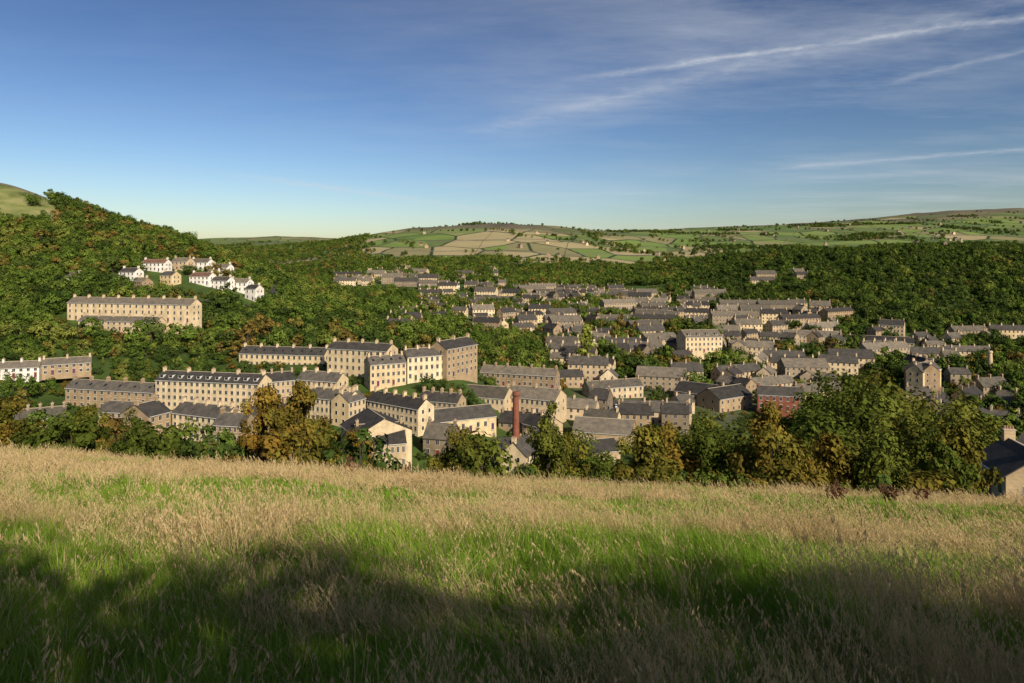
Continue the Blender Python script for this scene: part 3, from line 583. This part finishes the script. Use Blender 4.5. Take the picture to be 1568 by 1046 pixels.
for i,(x,y,h_) in enumerate([(-18,-11,7.6),(-13,-11,7.2),(-8,-11,7.4),(-3,-11,7.2),(2,-11,7.3),(7,-11,7.7),(12,-11,7.5),(17,-11,8.1),(22,-11,8.1),(27,-10,8.3),(33,-10,8.5),(39,-9,8.7),(46,-7,9.1),(-14,-19,10.6),(-6,-19,11),(2,-19,10.6),(10,-19,11.4),(18,-19,11),(27,-19,11.4),(36,-18,11.5),(45,-17,11.5),(-10,-15,8.5),(0,-15,8.5),(10,-15,8.8),(20,-15,9)]):
    o=linkobj(bpy.data.objects.new('ash_tree',NT2[i%2])); z=h1(x,y); o.location=(x,y,z-.2); o.rotation_euler=(0,0,i*1.3); o.scale=(h_/10*1.4,h_/10*1.4,h_/10*1.04)
# ---------------------------------------------------------------- meadow grass
def tuft(name,seed,n,rad,h0,h1_,w,mat,lean=.5,heads=0,hs=.012):
    q=np.random.RandomState(seed); Vs=[];Fs=[];T=[]; nb=0
    L_=4; t=np.linspace(0,1,L_)
    for i in range(n):
        ph=q.uniform(0,6.28); rr=rad*math.sqrt(q.rand()); p=np.array([math.cos(ph)*rr,math.sin(ph)*rr,-.03]); hh=q.uniform(h0,h1_); az=q.uniform(0,6.28) if q.rand()<.4 else q.normal(2.9,.6); le=abs(q.normal(lean,.25)); seedy=i<heads
        if seedy: hh*=1.4; le*=.7
        d=np.array([math.cos(az),math.sin(az),0]); wv=np.array([-math.sin(az+q.normal(0,.5)),math.cos(az+q.normal(0,.5)),0])
        ww=(w if not seedy else w*.45)
        c=p+np.outer(t**1.8*le*hh,d)+np.outer(t*hh*(1-.25*le*t),[0,0,1]); wd=(ww/2*(1-t**2*.9))[:,None]
        Vs.append(np.stack([c-wv*wd,c+wv*wd],1).reshape(-1,3)); T+=list(np.repeat(t,2)*(.85 if not seedy else 1))
        for k in range(L_-1): Fs.append((nb+2*k,nb+2*k+1,nb+2*k+3,nb+2*k+2))
        nb+=2*L_
        if seedy:
            for j in range(14):
                tt=q.uniform(.74,1.02); cc=p+tt**1.8*le*hh*d+np.array([0,0,tt*hh*(1-.25*le*tt)])+q.normal(size=3)*hs*.6*(1.15-tt)*2
                a=np.array([q.normal()*.3,q.normal()*.3,1.]); a/=np.linalg.norm(a); b2=np.cross(a,q.normal(size=3)); b2/=np.linalg.norm(b2)
                Vs.append(np.array([cc-a*hs*1.3,cc-b2*hs*.28,cc+a*hs*1.3,cc+b2*hs*.28])); T+=[1]*4; Fs.append((nb,nb+1,nb+2,nb+3)); nb+=4
    return npmesh(name,np.concatenate(Vs),np.array(Fs),[mat],None,dict(tint=np.array(T)))
TF=[tuft('grass_tuft_a',400+i,34,.13,.14,.36,.007,GGR,.65) for i in range(4)]+[tuft('grass_tuft_b',410+i,24,.12,.22,.48,.0048,GST,.6,heads=4,hs=.011) for i in range(4)]
CG=make_coll('grass_kinds',TF)
TM=[tuft('grass_tuft_a',420+i,40,.26,.1,.24,.016,GGR,.6) for i in range(3)]+[tuft('grass_tuft_b',430+i,40,.26,.12,.3,.012,GST,.6,heads=4,hs=.016) for i in range(3)]
CGM=make_coll('far_grass_kinds',TM)
def strawp(x,y):
    n=fbm(x*.6,y*1.0,4.,70)*.6+fbm(x*.6,y,1.3,74)*.4
    t=.515+.03*ss(7,9,y)*(1-ss(13,17,y))-.06*ss(16,23,y)-.02*ss(24,30,y)
    return ss(t-.04,t+.06,n)*.82+.07
def grass(name,y0,y1,dn,coll,nk,smin,smax):
    wmax=.98; n=int(dn*wmax*(y1*y1-y0*y0)); y=np.sqrt(R.uniform(y0*y0,y1*y1,n)); x=R.uniform(-wmax,wmax,n)*y
    st=R.rand(n)<strawp(x,y); ix=np.where(st,nk+R.randint(0,nk,n),R.randint(0,nk,n)); cl=vn(x,y,.55,81)*.5+vn(x,y,2.2,80)*.5; s=R.uniform(smin,smax,n)*(.4+1.2*cl)
    tx_=(vn(x,y,.9,83)-.5)*.8; ty_=(vn(x,y,1.1,84)-.5)*.8
    scatter(name,x,y,H(x,y),np.stack([R.normal(0,.1,n)-.08+tx_,R.normal(0,.1,n)+ty_-.08,R.normal(0,.7,n)],1),np.stack([s,s,s*R.uniform(.85,1.2,n)],1),ix,coll)
grass('meadow_grass',1.4,7,120,CG,4,.85,1.3); grass('meadow_grass',7,13,55,CG,4,1.,1.35); grass('meadow_grass',13,22,18,CGM,3,.9,1.3); grass('meadow_grass',22,42,10,CGM,3,1.,1.5)
def dock(seed):
    q=np.random.RandomState(seed); Vs=[];Fs=[];nb=0
    for i in range(7):
        az=q.uniform(0,6.28); hh=q.uniform(.6,1.); pts=[np.array([0,0,0]),np.array([math.cos(az)*.1,math.sin(az)*.1,hh*.5]),np.array([math.cos(az)*.25,math.sin(az)*.25,hh])]
        v,f=cyl_chain(pts,[.012,.01,.004],4); Vs+=v; Fs+=[tuple(k+nb for k in g) for g in f]; nb+=len(v)
        for j in range(60):
            t=q.uniform(.4,1); c=np.array([math.cos(az)*.25*t,math.sin(az)*.25*t,hh*t])+q.normal(size=3)*.03; a=q.normal(size=3)*.02;b2=q.normal(size=3)*.02
            Vs+=[tuple(c-a),tuple(c-b2),tuple(c+a),tuple(c+b2)]; Fs.append((nb,nb+1,nb+2,nb+3)); nb+=4
    m,nt=newmat('dock_brown'); princ(nt,(.12,.05,.025),.9)
    return npmesh('dock_plant',np.array(Vs),np.array(Fs),[m])
DK=dock(1)
for (b_,r_) in [(1280,27),(1288,28),(1272,26.5),(1365,25),(1358,26),(1410,26),(620,27),(540,25)]:
    x,y=P(b_,r_); o=linkobj(bpy.data.objects.new('dock_plant',DK)); o.location=(x,y,h1(x,y)); o.rotation_euler=(0,0,b_); o.scale=(1,1,.9)
WM,nt=newmat('drystone'); princ(nt,(.1,.09,.075),.9)
def dwall(pts):
    p=np.array([P(*a) for a in pts]); n=60; t=np.linspace(0,len(p)-1,n); i=np.arange(len(p)); cx=np.interp(t,i,p[:,0]);cy=np.interp(t,i,p[:,1]); z=H(cx,cy); dx=np.gradient(cx);dy=np.gradient(cy);l=np.hypot(dx,dy); nx,ny=-dy/l*.35,dx/l*.35
    V=np.concatenate([np.stack([cx-nx,cy-ny,z-1],1),np.stack([cx-nx*.7,cy-ny*.7,z+1.5],1),np.stack([cx+nx*.7,cy+ny*.7,z+1.5],1),np.stack([cx+nx,cy+ny,z-1],1)])
    Fq=np.array([(j*n+k,j*n+k+1,(j+1)*n+k+1,(j+1)*n+k) for j in range(3) for k in range(n-1)]); linkobj(bpy.data.objects.new('drystone_wall',npmesh('drystone_wall',V,Fq,[WM])))
for w_ in [[(560,1700),(700,1750),(850,1700),(1000,1800)],[(600,2000),(800,2050),(1000,2150)],[(650,2250),(850,2300),(1000,2500)],[(720,1550),(740,2000),(760,2400)],[(860,1500),(870,2000),(880,2400)],[(1100,2400),(1300,2500),(1568,2450)],[(1100,2900),(1300,3000),(1568,2900)],[(1200,2300),(1230,3400)],[(1400,2200),(1420,3300)],[(-40,640),(20,652),(70,655)]]: dwall(w_)
# ---------------------------------------------------------------- light, sky, camera
EL=math.radians(31); AZ=math.radians(148)
sd=Vector((math.sin(AZ)*math.cos(EL),math.cos(AZ)*math.cos(EL),math.sin(EL)))
sl=bpy.data.lights.new('sun','SUN'); sl.energy=5.; sl.angle=math.radians(.5); sl.color=(1,.91,.74); so=linkobj(bpy.data.objects.new('sun',sl)); so.rotation_euler=sd.to_track_quat('Z','Y').to_euler(); so.location=(30,-40,60)
w=bpy.data.worlds.new('World'); sc.world=w; w.use_nodes=True; nt=w.node_tree; nt.nodes.clear()
sk=N(nt,'ShaderNodeTexSky'); sk.sky_type='NISHITA'; sk.sun_disc=False; sk.sun_elevation=EL; sk.sun_rotation=AZ; sk.altitude=200; sk.air_density=1.; sk.dust_density=1.; sk.ozone_density=2.5
tc=N(nt,'ShaderNodeTexCoord'); sx=N(nt,'ShaderNodeSeparateXYZ'); nt.links.new(tc.outputs['Generated'],sx.inputs[0])
den=math_(nt,'MAXIMUM',math_(nt,'ADD',sx.outputs[2],.03),.02); X=math_(nt,'DIVIDE',sx.outputs[0],den); Y=math_(nt,'DIVIDE',sx.outputs[1],den)
cb=N(nt,'ShaderNodeCombineXYZ'); nt.links.new(X,cb.inputs[0]); nt.links.new(Y,cb.inputs[1])
wn=N(nt,'ShaderNodeTexNoise'); wn.inputs['Scale'].default_value=.5; nt.links.new(cb.outputs[0],wn.inputs['Vector'])
wp=mixc(nt,.35,cb.outputs[0],wn.outputs['Color'],'ADD')
c1=noise(nt,mapping(nt,wp,(.45,1.0,1),(0,0,.45)),1.,9,.66); c2=noise(nt,mapping(nt,wp,(.3,.35,1)),1.,3)
cir=math_(nt,'MULTIPLY',ramp(nt,c1,[(.42,(0,0,0)),(.72,(1,1,1))]),ramp(nt,c2,[(.38,(0,0,0)),(.6,(1,1,1))]))
rightm=ramp(nt,math_(nt,'ADD',math_(nt,'DIVIDE',sx.outputs[0],math_(nt,'MAXIMUM',sx.outputs[1],.2)),.5),[(.1,(.2,.2,.2)),(.75,(1,1,1))])
cir=math_(nt,'MULTIPLY',cir,rightm)
def trail(p,q_,wd,amt):
    def cp(b,yy):
        v=(400-yy)/K; u=(b-784)/K; l=math.sqrt(1+u*u+v*v); z=v/l+.03; return (u/l/z,1/l/z)
    a=cp(*p); b_=cp(*q_); dx,dy=b_[0]-a[0],b_[1]-a[1]; l=math.hypot(dx,dy); nx,ny=-dy/l,dx/l; c0=nx*a[0]+ny*a[1]
    dd=math_(nt,'SUBTRACT',math_(nt,'ADD',math_(nt,'MULTIPLY',X,nx),math_(nt,'MULTIPLY',Y,ny)),c0)
    dd=math_(nt,'ADD',dd,math_(nt,'MULTIPLY',math_(nt,'SUBTRACT',noise(nt,cb.outputs[0],3.,7,.7),.5),.24))
    g=math_(nt,'SUBTRACT',1.,math_(nt,'DIVIDE',math_(nt,'ABSOLUTE',dd),wd),True); g=math_(nt,'POWER',g,1.5)
    br=ramp(nt,noise(nt,cb.outputs[0],5.,5,.65),[(.3,(.1,.1,.1)),(.65,(1,1,1))])
    t=math_(nt,'ADD',math_(nt,'MULTIPLY',X,dx/l),math_(nt,'MULTIPLY',Y,dy/l)); ta=a[0]*dx/l+a[1]*dy/l
    en=math_(nt,'DIVIDE',math_(nt,'SUBTRACT',t,ta),l*.35,True)
    return math_(nt,'MULTIPLY',math_(nt,'MULTIPLY',math_(nt,'MULTIPLY',g,br),en),amt)
tr=trail((850,125),(1568,25),.085,.65); tr=math_(nt,'MAXIMUM',tr,trail((1330,135),(1568,75),.07,.3)); tr=math_(nt,'MAXIMUM',tr,trail((1130,262),(1568,228),.2,.4)); tr=math_(nt,'MAXIMUM',tr,trail((330,262),(600,300),.3,.45)); tr=math_(nt,'MAXIMUM',tr,trail((700,210),(1100,110),.25,.3))
fac=math_(nt,'ADD',math_(nt,'MULTIPLY',cir,.45),tr,True)
up=ramp(nt,sx.outputs[2],[(.02,(0,0,0)),(.08,(1,1,1))]); fac=math_(nt,'MULTIPLY',fac,up)
s0=mixc(nt,1.,sk.outputs[0],(.1,.1,.1),'MULTIPLY'); gm=N(nt,'ShaderNodeGamma'); gm.inputs[1].default_value=1.7; nt.links.new(s0,gm.inputs[0])
tint=N(nt,'ShaderNodeVectorMath'); tint.operation='MULTIPLY'; nt.links.new(gm.outputs[0],tint.inputs[0]); tint.inputs[1].default_value=(16.5,13.8,12.6)
col=mixc(nt,fac,tint.outputs[0],(6.2,6.5,6.9))
bg=N(nt,'ShaderNodeBackground'); bg.inputs['Strength'].default_value=.105; nt.links.new(col,bg.inputs[0]); wo=N(nt,'ShaderNodeOutputWorld'); nt.links.new(bg.outputs[0],wo.inputs[0])
cam=bpy.data.cameras.new('camera'); cam.lens=24; cam.sensor_width=36; cam.shift_y=-122/1568; cam.clip_start=.1; cam.clip_end=20000
co=linkobj(bpy.data.objects.new('camera',cam)); co.location=(0,0,0); co.rotation_euler=(math.radians(90),0,0); sc.camera=co
sc.view_settings.view_transform='Standard'; sc.view_settings.look='None'; sc.view_settings.exposure=0
